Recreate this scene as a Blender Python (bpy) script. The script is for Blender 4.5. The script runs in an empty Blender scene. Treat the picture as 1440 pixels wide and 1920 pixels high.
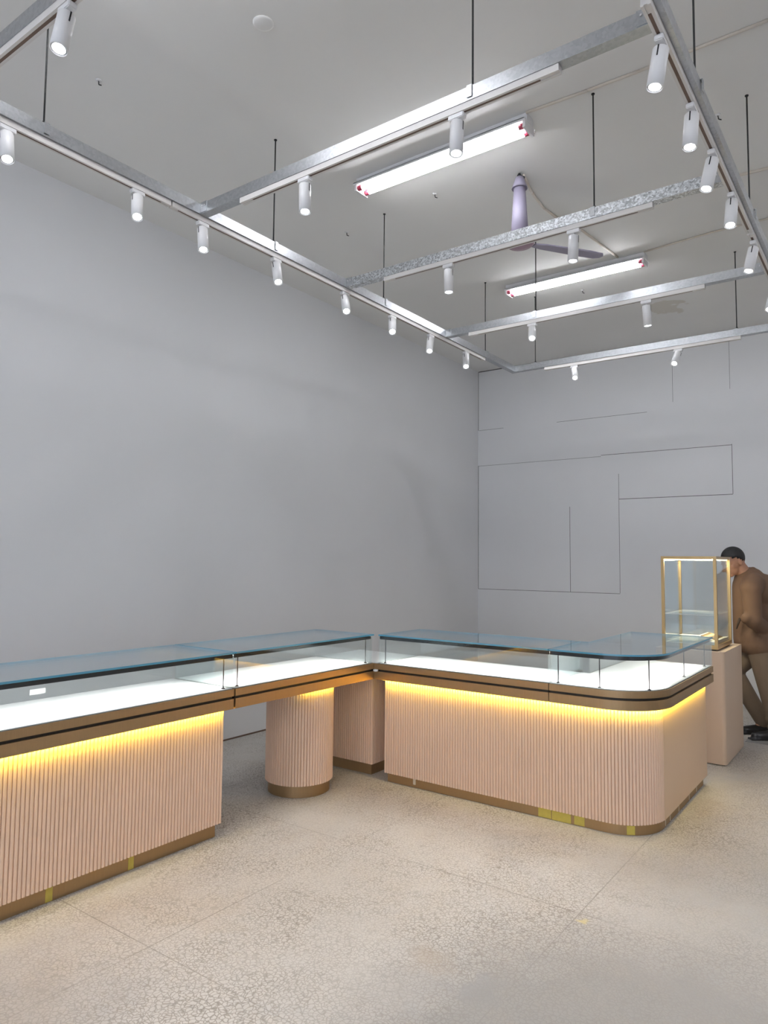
import bpy, bmesh, math, random
from mathutils import Vector, Matrix

S = bpy.context.scene
COL = S.collection
random.seed(4)
PI = math.pi

# ------------------------------------------------------------------ camera, light, exposure
cd = bpy.data.cameras.new('camera')
cam = bpy.data.objects.new('camera', cd)
COL.objects.link(cam)
S.camera = cam
cd.sensor_fit = 'VERTICAL'
cd.sensor_height = 24.0
cd.lens = 24.0 * 1330.77 / 1920.0
cd.clip_start = 0.05
_r = Vector((0.80876879, 0.58804759, 0.00964742))
_u = Vector((0.03256322, -0.06115211, 0.99759714))
_f = Vector((-0.58722455, 0.80651128, 0.06860664))
cam.matrix_world = Matrix(((_r.x, _u.x, -_f.x, 0), (_r.y, _u.y, -_f.y, 0), (_r.z, _u.z, -_f.z, 1.5), (0, 0, 0, 1)))

S.view_settings.view_transform = 'Standard'
S.view_settings.look = 'None'
S.view_settings.gamma = 1.0
S.view_settings.use_curve_mapping = False
S.view_settings.exposure = 0.54
S.cycles.use_denoising = True
S.cycles.use_adaptive_sampling = True
S.cycles.adaptive_threshold = 0.02
S.cycles.max_bounces = 8
S.cycles.diffuse_bounces = 4
S.cycles.glossy_bounces = 4
S.cycles.transparent_max_bounces = 24
S.cycles.sample_clamp_indirect = 6.0
S.cycles.caustics_reflective = False
S.cycles.caustics_refractive = False

W = bpy.data.worlds.new('world')
S.world = W
W.use_nodes = True
W.node_tree.nodes['Background'].inputs[0].default_value = (0.72, 0.82, 1.0, 1)   # cool daylight from the open shop front
W.node_tree.nodes['Background'].inputs[1].default_value = 1.7

TUBE_STRENGTH = 30.0       # fluorescent tubes
SPOT_POWER = 12.5          # each track spotlight
DECK_POWER = 7.5           # white LED rail per metre
GLOW_POWER = 2.0           # yellow LED strip per metre

# room extents
XL, XR, YB, YF, ZC = -4.58, 4.2, 8.434, -4.2, 4.078


# ------------------------------------------------------------------ materials
def nt(name):
    m = bpy.data.materials.new(name)
    m.use_nodes = True
    t = m.node_tree
    return m, t, t.nodes['Principled BSDF']


def simple(name, col, rough=0.5, metal=0.0, noise=0.0, nscale=8.0, emit=None, es=0.0, spec=None, bump=0.0, bscale=60.0, trans=0.0):
    m, t, b = nt(name)
    b.inputs['Base Color'].default_value = (*col, 1)
    b.inputs['Roughness'].default_value = rough
    b.inputs['Metallic'].default_value = metal
    if spec is not None:
        b.inputs['Specular IOR Level'].default_value = spec
    if trans:
        b.inputs['Transmission Weight'].default_value = trans
    tc = t.nodes.new('ShaderNodeTexCoord')
    if noise > 0:
        n = t.nodes.new('ShaderNodeTexNoise')
        n.inputs['Scale'].default_value = nscale
        n.inputs['Detail'].default_value = 5
        t.links.new(tc.outputs['Object'], n.inputs['Vector'])
        mx = t.nodes.new('ShaderNodeMix')
        mx.data_type = 'RGBA'
        mx.inputs[6].default_value = (*[c * (1 - noise) for c in col], 1)
        mx.inputs[7].default_value = (*[min(1, c * (1 + noise)) for c in col], 1)
        t.links.new(n.outputs['Fac'], mx.inputs[0])
        t.links.new(mx.outputs[2], b.inputs['Base Color'])
    if bump > 0:
        n2 = t.nodes.new('ShaderNodeTexNoise')
        n2.inputs['Scale'].default_value = bscale
        n2.inputs['Detail'].default_value = 3
        t.links.new(tc.outputs['Object'], n2.inputs['Vector'])
        bp = t.nodes.new('ShaderNodeBump')
        bp.inputs['Strength'].default_value = bump
        bp.inputs['Distance'].default_value = 0.005
        t.links.new(n2.outputs['Fac'], bp.inputs['Height'])
        t.links.new(bp.outputs[0], b.inputs['Normal'])
    if emit:
        b.inputs['Emission Color'].default_value = (*emit, 1)
        b.inputs['Emission Strength'].default_value = es
    return m


def brushed(name, col, rough=0.34, stretch=(60, 60, 2)):
    m, t, b = nt(name)
    tc = t.nodes.new('ShaderNodeTexCoord')
    mp = t.nodes.new('ShaderNodeMapping')
    mp.inputs['Scale'].default_value = stretch
    n = t.nodes.new('ShaderNodeTexNoise')
    n.inputs['Scale'].default_value = 6
    n.inputs['Detail'].default_value = 4
    t.links.new(tc.outputs['Object'], mp.inputs[0])
    t.links.new(mp.outputs[0], n.inputs['Vector'])
    mx = t.nodes.new('ShaderNodeMix')
    mx.data_type = 'RGBA'
    mx.inputs[6].default_value = (*[c * 0.88 for c in col], 1)
    mx.inputs[7].default_value = (*[min(1, c * 1.1) for c in col], 1)
    t.links.new(n.outputs['Fac'], mx.inputs[0])
    t.links.new(mx.outputs[2], b.inputs['Base Color'])
    b.inputs['Metallic'].default_value = 0.85
    b.inputs['Roughness'].default_value = rough
    return m


def galvanised(name, lo, hi, sc):
    m, t, b = nt(name)
    tc = t.nodes.new('ShaderNodeTexCoord')
    v = t.nodes.new('ShaderNodeTexVoronoi')
    v.inputs['Scale'].default_value = sc
    v.inputs['Randomness'].default_value = 1
    t.links.new(tc.outputs['Object'], v.inputs['Vector'])
    cr = t.nodes.new('ShaderNodeValToRGB')
    cr.color_ramp.elements[0].color = (lo, lo * 1.03, lo * 1.07, 1)
    cr.color_ramp.elements[1].color = (hi, hi * 1.03, hi * 1.06, 1)
    sx = t.nodes.new('ShaderNodeSeparateColor')
    t.links.new(v.outputs['Color'], sx.inputs[0])
    t.links.new(sx.outputs[0], cr.inputs[0])
    t.links.new(cr.outputs[0], b.inputs['Base Color'])
    mr = t.nodes.new('ShaderNodeMapRange')
    mr.inputs['To Min'].default_value = 0.30
    mr.inputs['To Max'].default_value = 0.40
    t.links.new(sx.outputs[1], mr.inputs['Value'])
    t.links.new(mr.outputs[0], b.inputs['Roughness'])
    b.inputs['Metallic'].default_value = 0.9
    return m


def plaster(name, col, stain=None):
    m, t, b = nt(name)
    tc = t.nodes.new('ShaderNodeTexCoord')
    n = t.nodes.new('ShaderNodeTexNoise')
    n.inputs['Scale'].default_value = 0.9
    n.inputs['Detail'].default_value = 6
    t.links.new(tc.outputs['Object'], n.inputs['Vector'])
    mx = t.nodes.new('ShaderNodeMix')
    mx.data_type = 'RGBA'
    mx.inputs[6].default_value = (*[c * 0.94 for c in col], 1)
    mx.inputs[7].default_value = (*[min(1, c * 1.05) for c in col], 1)
    t.links.new(n.outputs['Fac'], mx.inputs[0])
    out = mx.outputs[2]
    if stain:
        # a damp patch in the ceiling paint
        g = t.nodes.new('ShaderNodeVectorMath'); g.operation = 'DISTANCE'
        nz = t.nodes.new('ShaderNodeTexNoise'); nz.inputs['Scale'].default_value = 5
        t.links.new(tc.outputs['Object'], nz.inputs['Vector'])
        ad = t.nodes.new('ShaderNodeVectorMath'); ad.operation = 'MULTIPLY_ADD'
        ad.inputs[1].default_value = (0.5, 0.5, 0)
        t.links.new(nz.outputs['Color'], ad.inputs[0])
        t.links.new(tc.outputs['Object'], ad.inputs[2])
        t.links.new(ad.outputs[0], g.inputs[0])
        g.inputs[1].default_value = (stain[0] + 0.25, stain[1] + 0.25, stain[2])
        mr = t.nodes.new('ShaderNodeMapRange')
        mr.inputs['From Min'].default_value = stain[3]
        mr.inputs['From Max'].default_value = stain[3] + 0.02
        mr.inputs['To Min'].default_value = 1
        mr.inputs['To Max'].default_value = 0
        t.links.new(g.outputs['Value'], mr.inputs['Value'])
        m2 = t.nodes.new('ShaderNodeMix'); m2.data_type = 'RGBA'
        m2.inputs[7].default_value = (col[0] * 0.84, col[1] * 0.81, col[2] * 0.76, 1)
        t.links.new(mr.outputs[0], m2.inputs[0])
        t.links.new(out, m2.inputs[6])
        out = m2.outputs[2]
    t.links.new(out, b.inputs['Base Color'])
    b.inputs['Roughness'].default_value = 0.75
    b.inputs['Specular IOR Level'].default_value = 0.25
    return m


def floor_material():
    m, t, b = nt('worn_stone_floor')
    L = t.links
    tc = t.nodes.new('ShaderNodeTexCoord')

    def noise(scale, detail=5, rough=0.55, dist=0.0):
        n = t.nodes.new('ShaderNodeTexNoise')
        n.inputs['Scale'].default_value = scale
        n.inputs['Detail'].default_value = detail
        n.inputs['Roughness'].default_value = rough
        n.inputs['Distortion'].default_value = dist
        L.new(tc.outputs['Object'], n.inputs['Vector'])
        return n.outputs['Fac']

    def ramp(src, a, bb, lo=0.0, hi=1.0):
        r = t.nodes.new('ShaderNodeMapRange')
        r.inputs['From Min'].default_value = a
        r.inputs['From Max'].default_value = bb
        r.inputs['To Min'].default_value = lo
        r.inputs['To Max'].default_value = hi
        L.new(src, r.inputs['Value'])
        return r.outputs[0]

    def mix(fac, a, bb, mode='MIX'):
        x = t.nodes.new('ShaderNodeMix')
        x.data_type = 'RGBA'
        x.blend_type = mode
        for s, v in ((0, fac), (6, a), (7, bb)):
            if isinstance(v, (tuple, float, int)):
                x.inputs[s].default_value = v if not isinstance(v, tuple) else (*v, 1)
            else:
                L.new(v, x.inputs[s])
        return x.outputs[2]

    def mul(a, bb):
        x = t.nodes.new('ShaderNodeMath'); x.operation = 'MULTIPLY'
        L.new(a, x.inputs[0])
        if isinstance(bb, float):
            x.inputs[1].default_value = bb
        else:
            L.new(bb, x.inputs[1])
        return x.outputs[0]

    base = mix(ramp(noise(0.55, 4), 0.35, 0.65), (0.50, 0.465, 0.42), (0.63, 0.605, 0.57))
    base = mix(mul(ramp(noise(1.7, 5, 0.6, 0.6), 0.52, 0.72), 0.55), base, (0.50, 0.43, 0.345))
    base = mix(mul(ramp(noise(1.1, 6, 0.6, 1.0), 0.55, 0.70), 0.5), base, (0.42, 0.42, 0.42))
    # fine crackle between stone chips, strongest in patches
    vo = t.nodes.new('ShaderNodeTexVoronoi')
    vo.feature = 'DISTANCE_TO_EDGE'
    vo.inputs['Scale'].default_value = 62
    nn = t.nodes.new('ShaderNodeTexNoise'); nn.inputs['Scale'].default_value = 30
    L.new(tc.outputs['Object'], nn.inputs['Vector'])
    ma = t.nodes.new('ShaderNodeVectorMath'); ma.operation = 'MULTIPLY_ADD'
    ma.inputs[1].default_value = (0.03, 0.03, 0.0)
    L.new(nn.outputs['Color'], ma.inputs[0])
    L.new(tc.outputs['Object'], ma.inputs[2])
    L.new(ma.outputs[0], vo.inputs['Vector'])
    crack = ramp(vo.outputs['Distance'], 0.0, 0.15, 1.0, 0.0)
    patch = ramp(noise(1.3, 5), 0.36, 0.58, 0.22, 0.95)
    base = mix(mul(crack, patch), base, (0.24, 0.205, 0.17))
    sp = ramp(noise(95, 2), 0.60, 0.72, 0.0, 0.35)
    base = mix(sp, base, (0.34, 0.30, 0.25))
    # tile joints
    sx = t.nodes.new('ShaderNodeSeparateXYZ')
    L.new(tc.outputs['Object'], sx.inputs[0])

    def joint(axis, off, period, w):
        a = t.nodes.new('ShaderNodeMath'); a.operation = 'SUBTRACT'
        L.new(sx.outputs[axis], a.inputs[0]); a.inputs[1].default_value = off
        p = t.nodes.new('ShaderNodeMath'); p.operation = 'PINGPONG'
        L.new(a.outputs[0], p.inputs[0]); p.inputs[1].default_value = period / 2
        return ramp(p.outputs[0], 0.0, w, 1.0, 0.0)
    jx = joint(0, -1.165, 1.24, 0.004)
    jy = joint(1, 1.783, 1.27, 0.004)
    fade = ramp(noise(0.8, 3), 0.38, 0.58, 0.25, 0.9)
    mxm = t.nodes.new('ShaderNodeMath'); mxm.operation = 'MAXIMUM'
    L.new(jx, mxm.inputs[0]); L.new(jy, mxm.inputs[1])
    base = mix(mul(mxm.outputs[0], fade), base, (0.22, 0.19, 0.165))

    # shaped stains (a grey smear, a yellow paint drop) and broad darker areas
    def blob(x, y, r, col, amt, soft):
        nonlocal base
        d = t.nodes.new('ShaderNodeVectorMath'); d.operation = 'DISTANCE'
        nz = t.nodes.new('ShaderNodeTexNoise'); nz.inputs['Scale'].default_value = 7
        L.new(tc.outputs['Object'], nz.inputs['Vector'])
        q = t.nodes.new('ShaderNodeVectorMath'); q.operation = 'MULTIPLY_ADD'
        q.inputs[1].default_value = (0.25, 0.25, 0)
        L.new(nz.outputs['Color'], q.inputs[0]); L.new(tc.outputs['Object'], q.inputs[2])
        L.new(q.outputs[0], d.inputs[0])
        d.inputs[1].default_value = (x + 0.125, y + 0.125, 0)
        base = mix(ramp(d.outputs['Value'], r, r + soft, amt, 0.0), base, col)
    blob(-1.24, 2.33, 0.05, (0.36, 0.37, 0.39), 0.7, 0.07)
    blob(-1.135, 2.994, 0.012, (0.70, 0.58, 0.22), 0.8, 0.015)
    blob(-0.60, 2.15, 0.62, (0.27, 0.258, 0.245), 0.85, 0.5)
    blob(0.1, 3.6, 0.7, (0.40, 0.38, 0.355), 0.6, 0.8)  # broad darker tone over the right of the floor
    blob(-2.35, 1.1, 0.25, (0.38, 0.36, 0.34), 0.6, 0.5)  # softly darker area before the left counter
    blob(-1.5, 2.35, 0.03, (0.36, 0.30, 0.24), 0.5, 0.10)
    L.new(base, b.inputs['Base Color'])
    b.inputs['Roughness'].default_value = 0.55
    b.inputs['Specular IOR Level'].default_value = 0.35
    bp = t.nodes.new('ShaderNodeBump')
    bp.inputs['Strength'].default_value = 0.35
    bp.inputs['Distance'].default_value = 0.003
    L.new(vo.outputs['Distance'], bp.inputs['Height'])
    L.new(bp.outputs[0], b.inputs['Normal'])
    return m


def clear_glass(name, tint):
    """clear pane: transparent with a true Fresnel reflection on both faces"""
    m = bpy.data.materials.new(name)
    m.use_nodes = True
    t = m.node_tree
    t.nodes.clear()
    out = t.nodes.new('ShaderNodeOutputMaterial')
    tr = t.nodes.new('ShaderNodeBsdfTransparent')
    tr.inputs[0].default_value = (*tint, 1)
    gl = t.nodes.new('ShaderNodeBsdfGlossy')
    gl.inputs['Roughness'].default_value = 0.0
    gl.inputs['Color'].default_value = (0.93, 0.97, 1.0, 1)
    ge = t.nodes.new('ShaderNodeNewGeometry')
    mr = t.nodes.new('ShaderNodeMapRange')
    mr.inputs['To Min'].default_value = 1.5
    mr.inputs['To Max'].default_value = 1 / 1.5
    t.links.new(ge.outputs['Backfacing'], mr.inputs['Value'])
    fr = t.nodes.new('ShaderNodeFresnel')
    t.links.new(mr.outputs[0], fr.inputs['IOR'])
    mx = t.nodes.new('ShaderNodeMixShader')
    t.links.new(fr.outputs[0], mx.inputs[0])
    t.links.new(tr.outputs[0], mx.inputs[1])
    t.links.new(gl.outputs[0], mx.inputs[2])
    t.links.new(mx.outputs[0], out.inputs[0])
    return m


M = {}
M['wall'] = plaster('white_wall_paint', (0.77, 0.772, 0.782))
M['ceiling'] = plaster('ceiling_paint', (0.85, 0.84, 0.82), stain=(-1.87, 7.33, 4.078, 0.18))
M['joint'] = simple('dark_plasterboard_joint', (0.10, 0.10, 0.10), 0.9, noise=0.2)  # dark tone of the thin board joint lines
M['floor'] = floor_material()
M['brass'] = brushed('brushed_bronze', (0.43, 0.29, 0.155), 0.46)
M['gold'] = brushed('satin_gold', (0.50, 0.34, 0.16), 0.32)
M['darkgap'] = simple('dark_bronze_gap', (0.035, 0.028, 0.022), 0.5, 0.3, noise=0.2)
M['panel'] = simple('fluted_salmon_laminate', (0.87, 0.625, 0.465), 0.5, noise=0.03, nscale=14)
M['smooth'] = simple('smooth_salmon_laminate', (0.77, 0.55, 0.375), 0.42, noise=0.03, nscale=3)
M['pedestal'] = simple('beige_laminate', (0.70, 0.53, 0.39), 0.42, noise=0.03, nscale=3)
M['deck'] = simple('white_display_deck', (0.86, 0.86, 0.85), 0.35, noise=0.01)
M['glass'] = clear_glass('clear_glass', (0.955, 0.975, 0.975))
M['glass_edge'] = simple('teal_glass_edge', (0.10, 0.33, 0.47), 0.12, noise=0.08, nscale=3, spec=0.8)
M['glass_edge_light'] = simple('pale_glass_edge', (0.42, 0.52, 0.55), 0.15, noise=0.08, nscale=3, spec=0.8)
M['black'] = simple('black_metal', (0.015, 0.015, 0.017), 0.35, 0.3, noise=0.1)
M['steel'] = galvanised('galvanised_steel', 0.42, 0.50, 90)
M['spangled'] = galvanised('spangled_steel', 0.34, 0.86, 120)
M['white'] = simple('white_enamel', (0.78, 0.77, 0.77), 0.35, noise=0.02)
M['track'] = simple('cream_track_enamel', (0.72, 0.69, 0.66), 0.35, noise=0.02)
M['slot'] = simple('dark_copper_slot', (0.17, 0.11, 0.08), 0.45, 0.4, noise=0.2)  # dark brown for the track slots and the line at the wall foot
M['rod'] = simple('dark_threaded_steel', (0.05, 0.05, 0.05), 0.45, 0.6, noise=0.2, bump=0.6, bscale=400)
M['red'] = simple('maroon_plastic', (0.32, 0.035, 0.07), 0.4, noise=0.1)
M['lilac'] = simple('lilac_enamel', (0.30, 0.275, 0.36), 0.5, noise=0.04)
M['mauve'] = simple('mauve_enamel', (0.34, 0.22, 0.28), 0.35, noise=0.05)
M['cable'] = simple('beige_cable', (0.64, 0.575, 0.50), 0.6, noise=0.06)
M['tube_on'] = simple('lit_fluorescent_tube', (1, 1, 1), 0.5, emit=(0.93, 0.95, 1.0), es=TUBE_STRENGTH)
M['lens_on'] = simple('lit_spot_lens', (1, 1, 1), 0.3, emit=(0.92, 0.95, 1.0), es=9.0)
M['reflector'] = simple('spot_reflector', (0.8, 0.82, 0.85), 0.15, 0.9, noise=0.02)
M['led_white'] = simple('lit_white_led_strip', (1, 1, 1), 0.4, emit=(1.0, 0.98, 0.93), es=4.0)
M['led_yellow'] = simple('lit_yellow_led_strip', (1, 0.8, 0.3), 0.4, emit=(1.0, 0.76, 0.08), es=3.0)
M['led_warm'] = simple('lit_warm_led_strip', (1, 0.95, 0.8), 0.4, emit=(1.0, 0.86, 0.55), es=9.0)
M['cream'] = simple('cream_display_pad', (0.88, 0.84, 0.70), 0.6, noise=0.03)
M['greytop'] = simple('grey_white_laminate', (0.62, 0.62, 0.61), 0.4, noise=0.02)
M['tape'] = simple('yellow_masking_tape', (0.62, 0.50, 0.10), 0.6, noise=0.15, nscale=40)
M['paletape'] = simple('pale_masking_tape', (0.72, 0.62, 0.48), 0.6, noise=0.1, nscale=40)
M['paper'] = simple('white_paper', (0.85, 0.85, 0.84), 0.7, noise=0.03)
M['jacket'] = simple('brown_cotton_twill', (0.155, 0.088, 0.052), 0.8, noise=0.12, nscale=9, bump=0.35, bscale=14)
M['seam'] = simple('dark_brown_seam', (0.05, 0.032, 0.022), 0.8, noise=0.1)
M['trouser'] = simple('khaki_grey_cotton', (0.20, 0.145, 0.10), 0.85, noise=0.15, nscale=8, bump=0.4, bscale=12)
M['skin'] = simple('skin', (0.42, 0.215, 0.135), 0.55, noise=0.06, nscale=20)
M['hair'] = simple('black_hair', (0.012, 0.011, 0.012), 0.55, noise=0.3, nscale=60, bump=0.5, bscale=200)
M['shoe'] = simple('black_leather', (0.018, 0.017, 0.018), 0.38, noise=0.2)
M['mat'] = simple('grey_plastic_sheet', (0.30, 0.29, 0.28), 0.5, noise=0.2, nscale=4)


# ------------------------------------------------------------------ helpers
class MB:
    """collects shapes and links them as one mesh object"""

    def __init__(self):
        self.bm = bmesh.new()
        self.mats = []

    def mi(self, mat):
        if mat not in self.mats:
            self.mats.append(mat)
        return self.mats.index(mat)

    def box(self, a, b, mat, rot=None):
        x0, y0, z0 = a
        x1, y1, z1 = b
        i = self.mi(mat)
        vs = [self.bm.verts.new(p) for p in ((x0, y0, z0), (x1, y0, z0), (x1, y1, z0), (x0, y1, z0),
                                             (x0, y0, z1), (x1, y0, z1), (x1, y1, z1), (x0, y1, z1))]
        if rot is not None:
            for v in vs:
                v.co = rot @ v.co
        for q in ((3, 2, 1, 0), (4, 5, 6, 7), (0, 1, 5, 4), (1, 2, 6, 5), (2, 3, 7, 6), (3, 0, 4, 7)):
            self.bm.faces.new([vs[k] for k in q]).material_index = i
        return self

    def prism(self, pts, z0, z1, mat, side=None, smooth=False):
        """pts: plan outline; side: material of the side faces"""
        i = self.mi(mat)
        j = self.mi(side if side is not None else mat)
        area = sum(pts[k][0] * pts[(k + 1) % len(pts)][1] - pts[(k + 1) % len(pts)][0] * pts[k][1] for k in range(len(pts)))
        if area < 0:
            pts = pts[::-1]
        lo = [self.bm.verts.new((p[0], p[1], z0)) for p in pts]
        hi = [self.bm.verts.new((p[0], p[1], z1)) for p in pts]
        n = len(pts)
        for k in range(n):
            f = self.bm.faces.new((lo[k], lo[(k + 1) % n], hi[(k + 1) % n], hi[k]))
            f.material_index = j
            f.smooth = smooth
        self.bm.faces.new(hi).material_index = i
        self.bm.faces.new(lo[::-1]).material_index = i
        return self

    def tube(self, p0, p1, r0, mat, r1=None, n=20, caps=True, smooth=True):
        p0, p1 = Vector(p0), Vector(p1)
        r1 = r0 if r1 is None else r1
        d = (p1 - p0).normalized()
        a = d.cross(Vector((0, 0, 1)))
        if a.length < 1e-4:
            a = Vector((1, 0, 0))
        a.normalize()
        b = d.cross(a)
        i = self.mi(mat)
        A = [self.bm.verts.new(p0 + r0 * (math.cos(2 * PI * k / n) * a + math.sin(2 * PI * k / n) * b)) for k in range(n)]
        B = [self.bm.verts.new(p1 + r1 * (math.cos(2 * PI * k / n) * a + math.sin(2 * PI * k / n) * b)) for k in range(n)]
        for k in range(n):
            f = self.bm.faces.new((A[k], A[(k + 1) % n], B[(k + 1) % n], B[k]))
            f.material_index = i
            f.smooth = smooth
        if caps:
            self.bm.faces.new(A[::-1]).material_index = i
            self.bm.faces.new(B).material_index = i
        return self

    def lathe(self, prof, c, mat, n=28, axis=None):
        """prof: (radius, height) pairs about the z axis through c, or about 'axis' """
        i = self.mi(mat)
        q = Vector((0, 0, 1)).rotation_difference(Vector(axis)).to_matrix() if axis is not None else Matrix.Identity(3)
        c = Vector(c)
        rings = [[self.bm.verts.new(c + q @ Vector((r * math.cos(2 * PI * k / n), r * math.sin(2 * PI * k / n), h))) for k in range(n)] for r, h in prof]
        for A, B in zip(rings, rings[1:]):
            for k in range(n):
                f = self.bm.faces.new((A[k], A[(k + 1) % n], B[(k + 1) % n], B[k]))
                f.material_index = i
                f.smooth = True
        if prof[0][0] > 1e-6:
            self.bm.faces.new(rings[0][::-1]).material_index = i
        if prof[-1][0] > 1e-6:
            self.bm.faces.new(rings[-1]).material_index = i
        return self

    def ball(self, c, r, mat, seg=20, rot=None):
        """ellipsoid of radii r"""
        i = self.mi(mat)
        r = Vector(r) if not isinstance(r, (int, float)) else Vector((r, r, r))
        mtx = Matrix.Translation(Vector(c)) @ (rot.to_4x4() if rot is not None else Matrix.Identity(4)) @ Matrix.Diagonal((*r, 1))
        g = bmesh.ops.create_uvsphere(self.bm, u_segments=seg, v_segments=seg // 2 + 2, radius=1, matrix=mtx)
        for v in g['verts']:
            for f in v.link_faces:
                f.material_index = i
                f.smooth = True
        return self

    def limb(self, p0, p1, r0, r1, mat, n=18):
        """tapered capsule"""
        self.tube(p0, p1, r0, mat, r1, n)
        self.ball(p0, r0, mat, 16)
        self.ball(p1, r1, mat, 16)
        return self

    def build(self, name, parent=None):
        bmesh.ops.recalc_face_normals(self.bm, faces=self.bm.faces[:])
        me = bpy.data.meshes.new(name)
        self.bm.to_mesh(me)
        self.bm.free()
        for m in self.mats:
            me.materials.append(M[m])
        o = bpy.data.objects.new(name, me)
        COL.objects.link(o)
        if parent is not None:
            o.parent = parent
            o.matrix_parent_inverse = Matrix.Translation(parent.location).inverted() if parent.type == 'EMPTY' else Matrix.Identity(4)
        return o


def tag(o, label, cat, group=None, kind=None):
    o['label'] = label
    o['category'] = cat
    if group:
        o['group'] = group
    if kind:
        o['kind'] = kind
    return o


def thing(name, loc, label, cat, group=None):
    o = bpy.data.objects.new(name, None)
    COL.objects.link(o)
    o.location = loc
    o.empty_display_size = 0.1
    return tag(o, label, cat, group)


def structure(o, label=None):
    o['kind'] = 'structure'
    if label:
        o['label'] = label
    return o


def area_light(name, loc, sx, sy, power, col, direction, parent=None, spread=PI):
    ld = bpy.data.lights.new(name, 'AREA')
    ld.shape = 'RECTANGLE'
    ld.size = sx
    ld.size_y = sy
    ld.energy = power
    ld.color = col
    ld.spread = spread
    o = bpy.data.objects.new(name, ld)
    COL.objects.link(o)
    o.location = loc
    return o, ld


# ------------------------------------------------------------------ the room
b = MB().box((XL - 0.2, YF - 0.2, -0.12), (XR + 0.2, YB + 0.2, 0.0), 'floor')
structure(b.build('floor'), 'worn cream stone floor with crackled patches and tile joints')
b = MB().box((XL - 0.2, YF - 0.2, ZC), (XR + 0.2, YB + 0.2, ZC + 0.15), 'ceiling')
structure(b.build('ceiling'), 'plain plastered ceiling')
b = MB().box((XL - 0.2, YF, 0), (XL, YB, ZC), 'wall')
structure(b.build('wall_left'), 'long plain white wall behind the counters')
# back wall with the open joints between its boards
b = MB().box((XL - 0.2, YB, 0), (XR + 0.2, YB + 0.2, ZC), 'wall')
J = 0.0035


def vj(x, z0, z1, w=J):
    b.box((x - w / 2, YB - 0.0012, z0), (x + w / 2, YB + 0.001, z1), 'joint')


def hj(z, x0, x1, w=J):
    b.box((x0, YB - 0.0012, z - w / 2), (x1, YB + 0.001, z + w / 2), 'joint')


vj(-4.572, 3.268, 4.07, 0.006)
vj(-4.572, 1.14, 2.79, 0.006)
hj(4.072, XL + 0.01, -1.43, 0.012)
hj(3.268, -4.56, -4.20)
hj(3.266, -3.46, -2.35)
hj(2.785, -4.57, -2.9)
hj(2.80, -2.9, -1.455, 0.005)
vj(-1.455, 2.262, 2.81, 0.005)
hj(2.258, -2.69, -1.455, 0.006)
vj(-2.69, 1.145, 2.56, 0.004)
vj(-3.297, 1.142, 2.19, 0.005)
hj(1.14, -4.57, -2.69, 0.005)
vj(-2.06, 3.35, 3.80, 0.003)
vj(-1.46, 3.42, 4.05, 0.003)
structure(b.build('wall_back'), 'white back wall with thin dark board joints')
structure(MB().box((XR, YF, 0), (XR + 0.2, YB, ZC), 'wall').build('wall_right'))
# unseen shop front behind the viewpoint, left open for soft daylight fill
b = MB()
b.box((XL - 0.2, YF - 0.2, 0), (XL + 1.6, YF, ZC), 'wall')
b.box((XR - 1.6, YF - 0.2, 0), (XR + 0.2, YF, ZC), 'wall')
b.box((XL + 1.6, YF - 0.2, 2.9), (XR - 1.6, YF, ZC), 'wall')
structure(b.build('wall_front'))
b = MB().box((XL, YF, 0), (XL + 0.006, YB, 0.012), 'slot')
structure(b.build('baseboard_left'), 'thin brown line at the foot of the left wall')


# ------------------------------------------------------------------ counters
def lerp_path(path, step_ends=True):
    """cumulative length of a plan polyline"""
    L = [0.0]
    for p, q in zip(path, path[1:]):
        L.append(L[-1] + math.dist(p, q))
    return L


def at_len(path, L, s):
    for k in range(len(path) - 1):
        if s <= L[k + 1] + 1e-9:
            t = (s - L[k]) / max(1e-9, L[k + 1] - L[k])
            x = path[k][0] + t * (path[k + 1][0] - path[k][0])
            y = path[k][1] + t * (path[k + 1][1] - path[k][1])
            dx, dy = path[k + 1][0] - path[k][0], path[k + 1][1] - path[k][1]
            n = math.hypot(dx, dy)
            return x, y, dy / n, -dx / n          # right-hand normal
    return at_len(path, L, L[-1])


def fluted(path, pitch=0.0193, depth=0.0115):
    """ribbed outline along a path whose outside lies to its right"""
    L = lerp_path(path)
    n = max(1, round(L[-1] / pitch))
    out = []
    for k in range(n):
        for u, o in ((0.0, -1.0), (0.09, -0.30), (0.25, -0.06), (0.5, 0.0), (0.75, -0.06), (0.91, -0.30)):
            s = (k + u) * L[-1] / n
            x, y, nx, ny = at_len(path, L, s)
            out.append((x + nx * o * depth, y + ny * o * depth))
    x, y, nx, ny = at_len(path, L, L[-1])
    out.append((x - nx * depth, y - ny * depth))
    return out


def arc(cx, cy, r, a0, a1, n):
    return [(cx + r * math.cos(math.radians(a0 + (a1 - a0) * k / n)), cy + r * math.sin(math.radians(a0 + (a1 - a0) * k / n))) for k in range(n + 1)]


def strip(path, d0, d1):
    """closed plan outline of a band between two offsets (to the left = inwards) of a path"""
    def off(d):
        o = []
        n = len(path)
        for k in range(n):
            a = path[max(0, k - 1)]
            c = path[min(n - 1, k + 1)]
            dx, dy = c[0] - a[0], c[1] - a[1]
            h = math.hypot(dx, dy)
            o.append((path[k][0] - dy / h * d, path[k][1] + dx / h * d))
        return o
    return off(d0) + off(d1)[::-1]


Z_PL, Z_LR0, Z_LR1, Z_UR0, Z_UR1, Z_GB, Z_GT = 0.075, 0.688, 0.742, 0.756, 0.794, 0.984, 0.994
XF = -2.965      # brass front of the left run
XK = -3.50       # back of the left run
YFR = 3.97       # brass front of the right run
YK = 4.495       # back of the right run
XS = -1.078      # brass side of the right end
YE = 5.375       # far end of the right wing


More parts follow.
